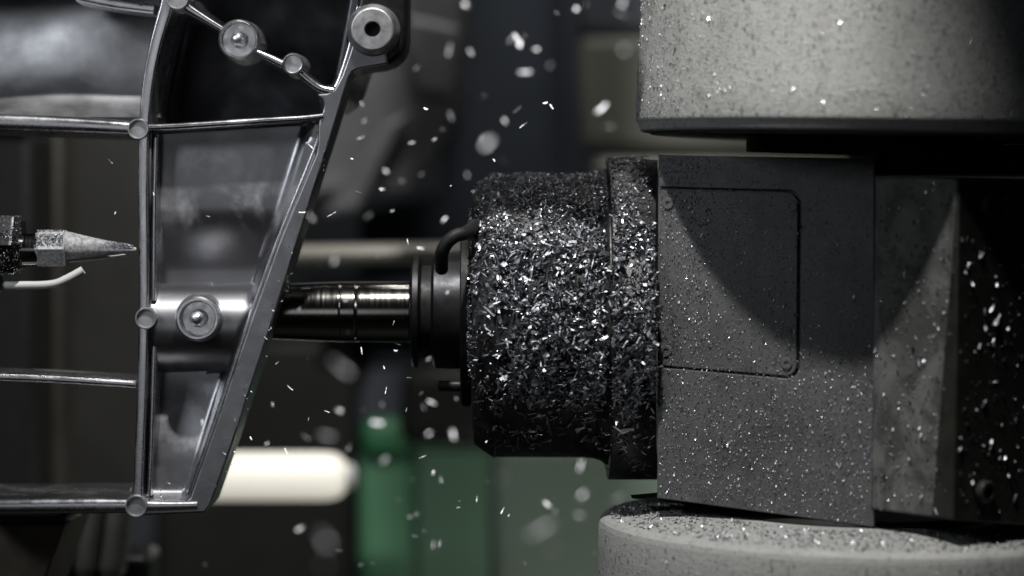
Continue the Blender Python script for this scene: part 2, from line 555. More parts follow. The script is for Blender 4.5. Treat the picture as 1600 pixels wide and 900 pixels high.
# flat slanted flange down the right side, running up to the lug
fl = [(494, 240), (497, 222), (497, 200), (499, 186), (504, 174), (506, 164), (503, 155), (495, 147), (510, 146), (522, 140), (534, 118), (546, 84), (553, 60), (600, 60), (606, 100), (560, 108), (551, 112), (545, 122), (520, 205),
      (480, 330), (428, 496), (363, 694), (329, 790), (320, 801), (212, 806), (210, 796), (286, 788), (297, 778), (340, 655), (388, 512), (436, 378)]
slab('slanted_flange', fl, .0, .05, M['cast_dark'], cst, .0012, 3)
# sloped inner shoulder of the flange
rib('flange_shoulder', [(498, 204, 8), (491, 236, 9), (433, 380, 10), (385, 514, 10), (338, 655, 10), (296, 774, 9)], .0025, .03, K, cst, 14, rnd=.9)
# main upright rib
rib('upright_rib', [(272, -60, 21), (262, 0, 21), (243, 68, 19), (231, 130, 18), (225, 200, 16), (223, 300, 16), (224, 400, 15), (224, 500, 15), (221, 620, 15), (217, 720, 15), (214, 800, 16)], -.002, .06, K, cst, 5, rnd=.38)
rib('rib_shoulder', [(243, 215, 7), (241, 300, 8), (240, 400, 8), (240, 470, 8)], .004, .03, K, cst, 3)
rib('rib_shoulder', [(241, 522, 8), (238, 620, 8), (235, 720, 8), (232, 775, 7)], .004, .03, K, cst, 3)
# shelf edge: bright rounded top of the web panel under the dark pocket
rib('shelf_edge', [(222, 199, 10), (262, 198, 11), (330, 194, 11), (420, 188, 11), (470, 185, 10), (505, 181, 9)], -.002, .06, K, cst, 2, rnd=.95)
# horizontal ribs to the left
rib('cross_rib', [(-60, 189, 26), (60, 193, 26), (150, 197, 24), (215, 201, 20)], .0, .07, K, cst, 5, rnd=.8)
rib('thin_cross_rib', [(-60, 588, 11), (60, 592, 11), (150, 597, 11), (213, 601, 12)], .012, .05, K, cst, 3, rnd=.9)
rib('bottom_rib', [(-60, 793, 26), (60, 792, 26), (150, 791, 25), (215, 791, 22)], -.001, .07, K, cst, 4, rnd=.8)
rib('bottom_edge_rib', [(214, 791, 18), (260, 791, 15), (308, 790, 13)], -.002, .05, K, cst, 3, rnd=.9)
# sloping ledge behind the bottom rib and wall behind the upper left field
lv = [P(92, 763, .075), P(206, 757, .075), P(213, 786, .028), P(84, 786, .028), P(84, 800, .028), P(213, 800, .028), P(206, 800, .075), P(92, 800, .075)]
mesh_obj('ledge', lv, [(0, 1, 2, 3), (3, 2, 5, 4), (4, 5, 6, 7), (7, 6, 1, 0), (0, 3, 4, 7), (1, 6, 5, 2)], M['cast'], cst, False, .002)
V, F = [], []
for j in range(15):
    v = j / 14
    for i in range(13):
        u = i / 12
        px = -80 + 330 * u; py = -60 + 243 * v
        d = .085 - .02 * v - .03 * v ** 8 + .004 * math.sin(u * 5 + v * 3) - .012 * u
        V.append(P(px, py, max(d, .012)))
off = len(V)
for v_ in list(V): V.append(v_ + Vector((0, .012, 0)))
for j in range(14):
    for i in range(12):
        a = j * 13 + i
        F.append((a, a + 1, a + 14, a + 13)); F.append((off + a, off + a + 13, off + a + 14, off + a + 1))
bord = list(range(13)) + [j * 13 + 12 for j in range(1, 15)] + [14 * 13 + i for i in range(11, -1, -1)] + [j * 13 for j in range(13, 0, -1)]
for k in range(len(bord)):
    a, b = bord[k], bord[(k + 1) % len(bord)]
    F.append((a, b, off + b, off + a))
mesh_obj('upper_wall', V, F, M['cast_rough'], cst, True)
rib('top_strip', [(120, -6, 16), (180, 6, 16), (240, 14, 15)], .02, .05, M['bright'], cst, 2)
# deep dark pocket in the upper half
slab('pocket_floor', [(235, -60), (575, -60), (560, 60), (530, 160), (505, 192), (228, 200)], .15, .16, M['cast_shaded'], cst, .001)
slab('pocket_shade_slab', [(-300, -75), (580, -75), (580, -61), (-300, -61)], .0, .14, M['cast_dark'], cst, .001)  # unseen slab added to shade the pocket and the upper wall
rib('pocket_inner_rib', [(294, 34, 8), (284, 80, 8), (272, 130, 8), (264, 182, 8)], .11, .15, M['cast_shaded'], cst, 3)
slab('pocket_side_wall', [(556, -60), (568, -60), (560, 40), (545, 110), (528, 150), (520, 142)], .012, .15, M['cast_shaded'], cst, .002)
rib('pocket_fillet', [(560, 10, 10), (549, 66, 12), (538, 105, 13), (526, 136, 14), (512, 146, 14), (500, 140, 13)], .004, .10, K, cst, 22, rnd=.95)
# the ribs that carry the bosses
rib('boss_rib', [(277, -4, 20), (290, 10, 17), (318, 28, 12), (346, 45, 10)], .0, .10, K, cst, 3, rnd=.8)
rib('boss_rib', [(398, 80, 9), (420, 90, 12), (446, 103, 14)], .0, .10, K, cst, 3, rnd=.9)
rib('boss_rib', [(466, 112, 13), (482, 126, 13), (500, 138, 14), (520, 143, 16)], .0, .10, K, cst, 3, rnd=.9)
# bosses
boss('pin_boss', 373, 62, [(35, .045), (32.5, .006), (31.8, -.001), (30.5, -.0035), (28.5, -.0042), (26.5, -.002), (26, .003), (13.5, .003), (12.5, -.003), (10, -.0065), (6, -.0085), (2, -.009)], M['bright'], cst)
boss('small_boss', 458, 100, [(19, .04), (17.5, .0), (16.5, -.004), (15, -.005), (13.5, -.004), (13, -.001), (2, -.001)], M['bright'], cst)
boss('bore_boss', 311, 497, [(42, .03), (37.5, .002), (36.5, -.003), (34.5, -.0065), (31.5, -.0085), (28.5, -.0085), (26.5, -.006), (25.5, -.001), (14.5, -.001), (13.5, -.006), (11.5, -.0095), (8, -.0120), (4, -.0130), (1, -.0132)], M['bright'], cst)
for x, y, r in ((217, 202, 14.5), (229, 497, 15), (214, 790, 15.5), (278, -2, 16)):
    boss('ejector_mark', x, y, [(r + 4, .02), (r + 2.5, -.002), (r + 1, -.0045), (r - .5, -.0045), (r - 1.5, -.0025), (2, -.0025)], M['ejector'], cst)
# lug with its bolt bore
lug = [(572, -60), (636, -60), (636, 55), (634, 72), (626, 88), (612, 99), (596, 104), (560, 109), (550, 113), (540, 60), (556, 22)]
slab('lug', lug, .006, .07, M['steel_dark'], cst, .003, 3)
boss('lug_boss', 583, 47, [(44, .02), (41, -.001), (39, -.004), (37.5, -.0055), (35.5, -.0075), (33.5, -.009), (31.5, -.0095), (13, -.0095), (11.5, -.008), (11, .02), (2, .02)], M['ejector'], cst)
boss('lug_bore', 583, 47, [(10.9, -.004), (10.8, .018), (2, .0185)], M['neck'], cst, 32)

# ------------------------------------------------------------------ coolant nozzle and bent pipe
nz = thing('coolant_nozzle', P(60, 400, .0), 'tapered coolant nozzle with hex fittings dusted with fine chips, pointing at the casting rib', 'nozzle')
def ax(name, px0, px1, py, y, prof, m, parent, seg, up=(0, 0, 1), py1=None):
    a = P(px0, py, y); b = P(px1, py1 if py1 is not None else py, y)
    return lathe(name, [(f * (b - a).length, r * S) for f, r in prof], a, b - a, m, parent, seg, True, up)
YN = -.004
ax('hex_nut', -60, 36, 382, YN, [(0, 50), (.9, 50), (1, 42)], M['steel_dark'], nz, 6)
ax('collar', 30, 64, 390, YN, [(0, 26), (1, 26)], M['steel'], nz, 40)
ax('hex_fitting', 58, 104, 389, YN, [(0, 27), (.1, 31), (.93, 31), (1, 28)], M['dusty'], nz, 6)
ax('cone_tip', 102, 213, 384, YN, [(0, 23), (.05, 22), (.96, 4.2), (1, 3)], M['dusty'], nz, 40, py1=390)
tube('side_rod', [P(104, 408, .004), P(150, 404, .004), P(196, 398, .004)], [.0011, .001, .0007], M['ejector'], nz)
bp = thing('bent_pipe', P(0, 447, -.006), 'thin pale bent coolant pipe curving upward below the tapered nozzle', 'pipe')
tube('pipe_run', [P(-40, 446, -.006), P(40, 446, -.006), P(80, 444, -.006), P(104, 436, -.006), P(130, 422, -.006)], .0027, M['pale'], bp, 16)
ax('pipe_ferrule', -8, 3, 444, -.006, [(0, 10), (.6, 13), (1, 12)], M['steel_dark'], bp, 24)
# ------------------------------------------------------------------ spindle tool
YT = .05
tl = thing('tool_holder', P(560, 487, YT), 'polished steel tool with grooved black holder flange, reaching behind the casting edge', 'tool')
def spin(name, pr, m, parent, py=487, y=YT, seg=72):
    k = S * (1 + y / D)
    x0 = pr[0][0]
    o = P(x0, py, y)
    return lathe(name, [((a - x0) * k, r * k) for a, r in pr], o, (1, 0, 0), m, parent, seg)
spin('cutter_body', [(300, 36), (380, 40), (432, 43), (500, 46), (532, 46.9), (533, 46.6)], M['steel'], tl)
spin('cutter_body', [(533.2, 46.6), (534, 46.9), (556, 47), (557, 46.4)], M['steel'], tl)
spin('shank', [(557.2, 46.4), (558.2, 47), (640, 47.5), (641.5, 46)], M['steel'], tl)
spin('flange_ring', [(642, 60), (644, 84), (647, 88), (655, 88), (658, 85), (660, 76)], M['steel_dark'], tl)
spin('flange_groove', [(659, 72), (676, 72)], M['neck'], tl)
spin('flange_ring', [(675, 78), (677, 84), (680, 89), (722, 90)], M['steel_dark'], tl)

# ------------------------------------------------------------------ spindle head
hd = thing('spindle_head', P(1200, 830, 0), 'dark spindle head whose round nose is caked in metal chips, between two pale drums', 'machine head')
YA = .05
PYA = 494
KA = S * (1 + YA / D)
spin('face_plate', [(720, 60), (721, 139), (723, 141), (734, 141), (736, 138)], M['neck'], hd, PYA, YA)
nose_prof = [(739, 150), (739.5, 196), (742, 200), (766, 217), (770, 218.5), (777, 219), (900, 219.5), (926, 221), (938, 225), (945, 231)]
spin('spindle_nose', nose_prof, M['nose'], hd, PYA, YA, 120)
spin('nose_ring', [(770, 219.6), (771, 220.2), (774, 220.2), (775, 219.6)], M['nose'], hd, PYA, YA, 120)
fo = spin('nose_flange', [(944, 226), (948, 226), (948.4, 247.5), (950, 249), (1034, 249), (1035, 247)], M['nose'], hd, PYA + 5, YA, 120)
ex = P(1027, 500, -.040).x
for v_ in fo.data.vertices:               # the flange meets the slanted flank of the block
    v_.co.x = min(v_.co.x, ex + (v_.co.y + .040) * .073 - .0012)
tube('hose', [P(742, 352, -.01), P(728, 364, -.03), P(712, 368, -.035), (P(698, 380, -.035)), P(690, 398, -.03), P(690, 420, -.01)], .0042, M['black'], hd)
along_x(684, 724, 603, .02, [(0, 6), (.05, 8.5), (1, 8.5)], 'bolt', M['neck'], hd, 20)

# block: facet one (with the inlaid cover plate), facet two, facet three
A0 = P(1027, 500, -.040); A1 = P(1365, 500, -.093)
n1 = Vector(((A1 - A0).y, -(A1 - A0).x, 0)).normalized()
if n1.y > 0: n1 = -n1
def f1(px, py, off=0): return on_plane(px, py, A0 + n1 * off, n1)
def prism(name, front, depth, n, mat_, parent, bevel=0, seg=2, smooth=False, straight=False):
    k = len(front)
    V = list(front) + [p + Vector((.073 * depth, depth, 0)) if straight else p - n * depth for p in front]
    F = [tuple(range(k)), tuple(range(2 * k - 1, k - 1, -1))] + [(i, (i + 1) % k, k + (i + 1) % k, k + i) for i in range(k)]
    return mesh_obj(name, V, F, mat_, parent, smooth, bevel, seg)
blk = prism('head_block', [f1(1029, 242, -.003), f1(1366, 247, -.003), f1(1366, 824, -.003), f1(1027, 778, -.003)], .22, n1, M['block'], hd, straight=True)
def arc(cx, cy, r, a0, a1, n=7):
    return [(cx + r * math.cos(R(a0 + (a1 - a0) * i / n)), cy - r * math.sin(R(a0 + (a1 - a0) * i / n))) for i in range(n + 1)]
notch = [(1029, 292)] + arc(1231, 317, 20, 90, 0) + arc(1229, 572, 20, 0, -90) + [(1027, 574)]
skin = [(1029, 242), (1366, 247), (1366, 824), (1027, 778)] + [(1027, 574)] + list(reversed(notch[1:-1])) + [(1029, 292)]
prism('block_skin', [f1(*q) for q in skin], .0028, n1, M['block'], blk, .0005, 1)
cov = [(1031, 297)] + arc(1229, 318, 17.5, 90, 0) + arc(1227, 570, 17.5, 0, -90) + [(1029, 571)]
prism('cover_plate', [f1(a, b, -.0002) for a, b in cov], .0026, n1, M['block'], blk, .0005, 1)
for x, y in ((1237, 322), (1229, 568), (1044, 318), (1041, 548)):
    q = f1(x, y, .0001)
    lathe('screw', [(0, 8.5 * S), (.0003, 8.8 * S), (.0006, 8.2 * S), (.0006, 4 * S), (-.0006, 3.5 * S)], q, n1, M['block'], blk, 20, True, (0, 0, 1))
B0 = P(1367, 500, -.0965); B1 = P(1496, 500, -.139)
n2 = Vector(((B1 - B0).y, -(B1 - B0).x, 0)).normalized()
if n2.y > 0: n2 = -n2
def f2(px, py, off=0): return on_plane(px, py, B0 + n2 * off, n2)
prism('side_housing', [f2(1366.5, 276), f2(1496, 279), f2(1490, 812), f2(1360, 796)], .09, n2, M['side'], hd, .0015, 2)
C0 = f2(1497, 500); C1 = P(1760, 500, -.06)
n3 = Vector(((C1 - C0).y, -(C1 - C0).x, 0)).normalized()
if n3.y > 0: n3 = -n3
def f3(px, py, off=0): return on_plane(px, py, C0 + n3 * off, n3)
prism('side_cover', [f3(1497, 281), f3(1760, 283), f3(1760, 832), f3(1491, 813)], .05, n3, M['side_dark'], hd, .0015, 2)
for x, y in ((1545, 322), (1537, 768), (1690, 330), (1690, 780)):
    q = f3(x, y, .0002)
    lathe('cover_bolt', [(0, 17 * S), (.003, 17 * S), (.0045, 14 * S), (.0045, 9 * S), (.001, 8.5 * S)], q, n3, M['side_dark'], hd, 24)

# ------------------------------------------------------------------ the two pale drums on one tilted axis
TILT = R(.9)
AX = Vector((math.sin(TILT), 0, math.cos(TILT)))
AU = Vector((math.sin(R(1.2)), 0, math.cos(R(1.2))))
du = thing('rotary_drum', P(1366, 214, -.008), 'large pale grey painted drum above the spindle head, chip specked', 'drum', 'pale drums of the rotary head')
o = P(1366, 214, -.008)
RU = 372 * S * .995
lathe('drum_shell', [(0, RU - .007), (.0004, RU - .0040), (.0012, RU - .0028), (.0055, RU - .0012), (.0068, RU - .0003), (.0080, RU), (.30, RU - .008)], o, AU, M['drum'], du, 160)
lathe('drum_underside', [(.001, .06), (-.001, .08), (-.001, RU - .009), (.001, RU - .0092)], o, AU, M['block'], du, 120)
lathe('neck_collar', [(-.0105, 198 * S), (-.0015, 198 * S), (-.0012, 190 * S)], o, AU, M['neck'], du, 96)
dl = thing('rotary_drum', P(1334, 900, .0), 'pale grey drum below the spindle head with its chip strewn top in light', 'drum', 'pale drums of the rotary head')
o2 = P(1334, 810, 0)
RL = 399 * S
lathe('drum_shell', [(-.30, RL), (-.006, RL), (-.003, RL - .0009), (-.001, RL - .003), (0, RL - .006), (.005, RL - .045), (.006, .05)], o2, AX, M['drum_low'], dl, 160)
lathe('neck_collar', [(.002, .090), (.0062, .090), (.0085, .086), (.009, .05)], o2, AX, M['neck'], dl, 96)  # black disc added to darken the gap under the block where its shadow falls
slab('neck_plate', [(986, 779), (1030, 775), (1330, 800), (1330, 812), (1030, 784)], -.02, .0, M['neck'], hd, .001)
box('neck_arm', 1372, 226, 1760, 274, -.04, .1, M['neck'], hd, .004)

# ------------------------------------------------------------------ unseen sheet added above the nose to shade its top
gd = thing('nose_shade_sheet', (-.02, 0, .25), 'unseen dark sheet added above the spindle nose to shade its top', 'shade sheet')
def shade_edge(px, py, yy):
    q = P(px, py, yy); t_ = (.25 - q.z) / (KEY.z - q.z)
    return tuple((q + (KEY - q) * t_)[:2])
ge = [shade_edge(725, 328, -.010), shade_edge(860, 336, -.012), shade_edge(953, 366, -.026), shade_edge(965, 290, -.005), shade_edge(1022, 286, -.005)]
gv = ge + [(ge[-1][0] + .004, .16), (ge[0][0], .16)]
mesh_obj('shade_sheet', [(x, y, .25) for x, y in gv] + [(x, y, .256) for x, y in gv],
         [tuple(range(7)), tuple(range(13, 6, -1))] + [(i, (i + 1) % 7, 7 + (i + 1) % 7, 7 + i) for i in range(7)], M['dark'], gd)
oc = thing('drum_shade_sheet', (.4, -.2, .8), 'unseen dark sheet added overhead to shade the right side of the pale drum', 'cover')  # unseen sheet added overhead to darken the drum's right side
mesh_obj('dark_sheet', [(x, y, z) for x in (.038, .75) for y in (-.8, .2) for z in (.8, .806)], [(0, 1, 3, 2), (4, 6, 7, 5), (0, 4, 5, 1), (2, 3, 7, 6), (0, 2, 6, 4), (1, 5, 7, 3)], M['dark'], oc)
mesh_obj('shade_flange', [(x, y, z) for x in (.75, .756) for y in (-.8, .2) for z in (.75, .806)], [(0, 1, 3, 2), (4, 6, 7, 5), (0, 4, 5, 1), (2, 3, 7, 6), (0, 2, 6, 4), (1, 5, 7, 3)], M['dark'], oc)
mesh_obj('shade_bracket', [(x, y, z) for x in (-.08, .035) for y in (.16, .166) for z in (.22, .8)], [(0, 1, 3, 2), (4, 6, 7, 5), (0, 4, 5, 1), (2, 3, 7, 6), (0, 2, 6, 4), (1, 5, 7, 3)], M['dark'], gd)

# ------------------------------------------------------------------ chips
def chip(V, F, c, t, n, Ln, Wd, T, curl):
    b = n.cross(t).normalized(); n = t.cross(b).normalized()
    base = len(V)
    for i in range(4):
        s = (i / 3 - .5)
        a = s * curl
        if abs(curl) > .05:
            rr = Ln / curl
            ctr = c + t * (math.sin(a) * rr) + n * ((1 - math.cos(a)) * rr)
            nn = n * math.cos(a) - t * math.sin(a)
        else:
            ctr = c + t * (s * Ln); nn = n
        ww = Wd * (1 - .25 * abs(s) * random.random())
        sk = Ln * .07 * random.uniform(-1, 1)
        for sb, sn in ((-1, -1), (1, -1), (1, 1), (-1, 1)):
            V.append(t * (sk * sb) + nn * (sk * .5 * sb) + ctr + b * (sb * ww / 2) + nn * (sn * T / 2))
    for i in range(3):
        for k in range(4):
            k2 = (k + 1) % 4
            F.append((base + 4 * i + k, base + 4 * i + k2, base + 4 * i + 4 + k2, base + 4 * i + 4 + k))
    F.append((base + 3, base + 2, base + 1, base)); F.append((base + 12, base + 13, base + 14, base + 15))

def grain(V, F, c, t, n, a, b_, h):
    """a tiny angular crumb"""
    b = n.cross(t).normalized()
    base = len(V)
    j = lambda: .7 + .6 * random.random()
    for s, u, v in ((-1, -1, -.4), (1, -1, -.4), (1, 1, -.4), (-1, 1, -.4)):
        V.append(c + t * (s * a / 2 * j()) + b * (u * b_ / 2 * j()) + n * (v * h))
    V.append(c + n * h * j() + t * (a * .2 * (random.random() - .5)))
    F += [(base, base + 1, base + 4), (base + 1, base + 2, base + 4), (base + 2, base + 3, base + 4), (base + 3, base, base + 4), (base + 3, base + 2, base + 1, base)]

def rdir():
    while True:
        v = Vector((random.uniform(-1, 1), random.uniform(-1, 1), random.uniform(-1, 1)))
        if .05 < v.length < 1: return v.normalized()

def frame(n, tilt):
    m = (n + rdir() * tilt).normalized()
    t = m.cross(rdir()).normalized()
    return t, m

def nose_r(px):
    pr = nose_prof
    if px >= 947.5: return 249
    for (a, ra), (b, rb) in zip(pr, pr[1:]):
        if a <= px <= b and b > a: return ra + (rb - ra) * (px - a) / (b - a)
    return pr[0][1] if px < pr[0][0] else pr[-1][1]
def nose_pt(px, phi, lift=0):
    pc = PYA + (5 if px > 947.5 else 0)
    o = P(px, pc, YA)
    r = nose_r(px) * KA + lift
    n = Vector((0, -math.cos(phi), math.sin(phi)))
    return Vector((o.x, YA, o.z)) + n * r, n

stuff_no = [0]
def stuff(name, V, F, label, cat, smooth=False):
    me = bpy.data.meshes.new(name)
    me.from_pydata([tuple(v) for v in V], [], F)
    me.materials.append(M['chip'])
    ob = bpy.data.objects.new(name, me)
    COL.objects.link(ob)
    return tag(ob, label, cat, None, 'stuff')


def heap_weight(px, phi):
    s = math.degrees(phi)
    if 938 < px < 950.5: return .04
    wgt = smooth_step(-40, -20, s) * (1 - .35 * smooth_step(38, 60, s))
    wgt = max(wgt, .10 * smooth_step(-75, -40, s))
    if px < 772: wgt *= .14 + .45 * smooth_step(12, 45, s)
    # bare window low on the left and a thinner patch
    if 772 < px < 800 and -30 < s < 5: wgt *= .25
    return wgt
V, F = [], []
cnt = 0
while cnt < 9000:
    px = random.uniform(743, 1010)
    phi = R(random.uniform(-80, 120))
    if random.random() > heap_weight(px, phi): continue
    d = math.degrees(phi)
    fine = smooth_step(15, 55, d)
    cl = mnoise.noise(Vector((px * .022, d * .055, 1.7))) + .5 * mnoise.noise(Vector((px * .06, d * .15, 5.1)))
    if cl < -.22 and random.random() < .8: continue
    lift = (random.random() ** 1.5 * .0036 + max(0, cl) * .0042) * (1 if -32 < d < 75 else .3)
    p, n = nose_pt(px, phi, lift + .0003)
    t, m = frame(n, .35 + .5 * smooth_step(-30, 25, d))
    Ln = random.uniform(.0022, .0066) * (1.25 - .75 * fine) * (1.0 if random.random() < .88 else 1.4)
    Wd = (random.uniform(.0005, .0014) if random.random() < .82 else random.uniform(.0014, .0030)) * (1 - .4 * fine)
    chip(V, F, p, t, m, Ln, Wd, .00022, random.uniform(-2.4, 2.4) if random.random() < .7 else random.uniform(-.3, .3))
    cnt += 1
for _ in range(6000):
    px = random.uniform(741, 1010)
    phi = R(random.uniform(-80, 130))
    d = math.degrees(phi)
    if random.random() > max(heap_weight(px, phi), .25 * smooth_step(-70, -30, d)): continue
    p, n = nose_pt(px, phi, random.random() * .002)
    t, m = frame(n, .6)
    a = random.uniform(.0004, .0014)
    grain(V, F, p, t, m, a, a * random.uniform(.4, 1), a * .5)
# crust on the left rim of the nose face
for _ in range(420):
    phi = R(random.gauss(-3, 9) if random.random() < .5 else random.uniform(-30, 60))
    o_ = P(739, PYA, YA)
    n = Vector((0, -math.cos(phi), math.sin(phi)))
    rr = random.uniform(185, 200) * KA
    p = Vector((o_.x - random.random() * .0022, YA, o_.z)) + n * rr
    t, m = frame(Vector((-1, 0, 0)), .8)
    a = random.uniform(.0006, .002)
    grain(V, F, p, t, m, a, a * .6, a * .5)
stuff('metal_chips', V, F, 'thick crust of bright curled metal chips caked on the spindle nose', 'metal chips')

# specks and splinters on the dark block
V, F = [], []
def splash(fp, n, x0, x1, y0, y1, count, smin, smax, dens=None, long=.35, tilt=.5, bright=0):
    for _ in range(count):
        px = random.uniform(x0, x1); py = random.uniform(y0, y1)
        if dens and random.random() > dens(px, py): continue
        p = fp(px, py, .0003)
        if random.random() < bright:
            vw = (cam.location - p).normalized(); lt = (KEY - p).normalized()
            nn = ((vw + lt).normalized() + rdir() * .3).normalized()
        else:
            nn = (n + rdir() * tilt).normalized()
        sz = random.uniform(smin, smax) * (1 if random.random() < .93 else 1.8) * S
        up = Vector((random.uniform(-.5, .5), 0, 1))
        t = (up - nn * up.dot(nn)).normalized()
        if random.random() < long:
            chip(V, F, p, t, nn, sz * 2.0, sz * .55, .00018, random.uniform(-1, 1))
        else:
            grain(V, F, p, t, nn, sz, sz * .6, sz * .35)
def bottom1(px): return 778 + (px - 1027) * (824 - 778) / 339 - 3
def dens1(px, py):
    if py > bottom1(px): return 0
    return .25 + .75 * smooth_step(430, 700, py) if px > 1110 else .9
splash(f1, n1, 1030, 1364, 246, 822, 12000, .8, 1.8, dens1, .35, .5, .2)
splash(f1, n1, 1030, 1364, 246, 822, 130, 2.2, 3.8, dens1, .75, .5, .2)
stuff('block_specks', V, F, 'fine metal specks and splinters stuck to the dark head block face', 'metal chips')
V, F = [], []
splash(f2, n2, 1368, 1494, 282, 800, 700, 1.5, 3.2, None, .3, .5, .15)
splash(f2, n2, 1420, 1494, 290, 800, 60, 4, 6, None, .3, .4, .5)
stuff('side_specks', V, F, 'blurred metal specks stuck to the smeared side housing', 'metal chips')
V, F = [], []
splash(f3, n3, 1500, 1640, 290, 810, 75, 3, 7, None, .4, .6, .7)
splash(f3, n3, 1500, 1640, 290, 810, 300, 1.5, 3, None, .4, .6, .3)
stuff('cover_specks', V, F, 'bright blurred metal crumbs on the black side cover', 'metal chips')

# a light dusting on the casting
V, F = [], []
for _ in range(150):
    u = random.random()
    if u < .4:
        t_ = random.random(); px, py, y_ = 505 - 180 * t_ + random.uniform(2, 20), 210 + 570 * t_, -.0006
    elif u < .7:
        px, py, y_ = random.uniform(235, 300), random.uniform(755, 784), .006
    else:
        px, py, y_ = random.uniform(0, 215), random.uniform(764, 786), .028
    nn = (Vector((0, -1, .4)) + rdir() * .5).normalized()
    a = random.uniform(.0003, .0009)
    if random.random() < .3: chip(V, F, P(px, py, y_), nn.cross(rdir()).normalized(), nn, a * 3, a * .7, .00015, .8)
    else: grain(V, F, P(px, py, y_), nn.cross(rdir()).normalized(), nn, a, a * .6, a * .4)
stuff('casting_specks', V, F, 'sparse fine metal crumbs caught on the aluminium casting edges', 'metal chips')

# drums
def drum_pt(o_, r, th, h):
    u = Vector((0, 1, 0)).cross(AX).normalized(); v = AX.cross(u)
    n = u * math.cos(th) + v * math.sin(th)
    return o_ + AX * h + n * (r + .0002), n
def drum_splash(o_, r, h0, h1, count, smin, smax, bright, long=.3):
    c = 0
    while c < count:
        th = random.uniform(0, 2 * math.pi)
        hh = random.uniform(h0, h1)
        p, n = drum_pt(o_, r - (.008 * (hh - .008) / .29 if hh > 0 else 0), th, hh)
        if n.y > .15: continue
        c += 1
        if random.random() < bright:
            vw = (cam.location - p).normalized(); lt = (KEY - p).normalized()
            nn = ((vw + lt).normalized() + rdir() * .2).normalized()
        else:
            nn = (n + rdir() * .6).normalized()
        sz = random.uniform(smin, smax) * S
        t = (AX - nn * AX.dot(nn) + rdir() * .5).normalized()
        t = (t - nn * t.dot(nn)).normalized()
        if random.random() < long: chip(V, F, p, t, nn, sz * 2, sz * .5, .00018, random.uniform(-1, 1))
        else: grain(V, F, p, t, nn, sz, sz * .6, sz * .35)
V, F = [], []
drum_splash(o, RU, .008, .12, 6500, .9, 2.1, .16)
drum_splash(o, RU, .008, .12, 160, 2.5, 4.5, .6, .5)
stuff('drum_specks', V, F, 'bright metal specks scattered over the upper pale drum', 'metal chips')
V, F = [], []
for _ in range(4200):
    rr = RL * math.sqrt(random.uniform(.45, 1)) - .0065
    th = random.uniform(0, 2 * math.pi)
    p, n = drum_pt(o2, rr, th, .0003 + .005 * min(1, (RL - .006 - rr) / .039))
    nn = (AX + rdir() * .6).normalized()
    if random.random() < .25:
        vw = (cam.location - p).normalized(); lt = (KEY - p).normalized()
        nn = ((vw + lt).normalized() + rdir() * .3).normalized()
    t = nn.cross(rdir()).normalized()
    sz = random.uniform(1.5, 4.5) * S
    if random.random() < .3: chip(V, F, p, t, nn, sz * 2, sz * .6, .00018, random.uniform(-1, 1))
    else: grain(V, F, p, t, nn, sz, sz * .7, sz * .4)
drum_splash(o2, RL, -.09, -.006, 500, 1.5, 4, .3)
stuff('ledge_chips', V, F, 'glittering chips strewn over the lit top of the lower drum', 'metal chips')

# dust on the nozzle
V, F = [], []
for _ in range(3000):
    u = random.random()
    px = 58 + u * 150
    phi = R(random.uniform(5, 130))
    r = 28 if px < 103 else 22 - (px - 103) / 110 * 18
    pc = 388
    q = P(px, pc, YN)
    n = Vector((0, -math.cos(phi), math.sin(phi)))
    p = q + n * (r * S + .0001)
    t, m = frame(n, .6)
    a = random.uniform(.0003, .0009)
    grain(V, F, p, t, m, a, a * .7, a * .5)
for _ in range(500):
    px = random.uniform(-20, 34)
    p = P(px, 338 - .0, YN - random.uniform(-.012, .0)) if random.random() < .3 else P(px, random.uniform(340, 430), YN - .0185)
    t, m = frame(Vector((0, -.7, .7)), .6)
    a = random.uniform(.0004, .0011)
    grain(V, F, p, t, m, a, a * .7, a * .5)
stuff('nozzle_dust', V, F, 'fine metal dust clinging to the tapered coolant nozzle', 'metal chips')

# ------------------------------------------------------------------ countable chips: shared meshes, one object each
protos = []
for k in range(9):
    V, F = [], []
    Ln = 1.0; Wd = random.uniform(.28, .6)
    if k % 3 == 2:
        chip(V, F, Vector((.35, .15, .1)), Vector((.5, .8, .2)).normalized(), Vector((-.3, .1, 1)).normalized(), .7, Wd * .8, .06, 1.2)
    chip(V, F, Vector((0, 0, 0)), Vector((1, 0, 0)), Vector((0, 0, 1)), Ln, Wd, .06, random.choice([-1.6, -.9, .5, 1.1, 2.0, .2]))
    me = bpy.data.meshes.new('metal_chip')
    me.from_pydata([tuple(v) for v in V], [], F)
    me.materials.append(M['fly'])
    protos.append(me)
def put_chip(p, nn, size, label, group, t=None, mesh=None, cat='metal chip', name='metal_chip', stretch=(1.1, .9)):
    t = t or nn.cross(rdir()).normalized()
    t = (t - nn * t.dot(nn)).normalized()
    b = nn.cross(t)
    ob = bpy.data.objects.new(name, mesh or random.choice(protos))
    COL.objects.link(ob)
    m = Matrix((t, b, nn)).transposed().to_4x4()
    ob.matrix_basis = Matrix.Translation(p) @ m @ Matrix.Diagonal((size * stretch[0], size * stretch[1], size, 1))
    return tag(ob, label, cat, group)

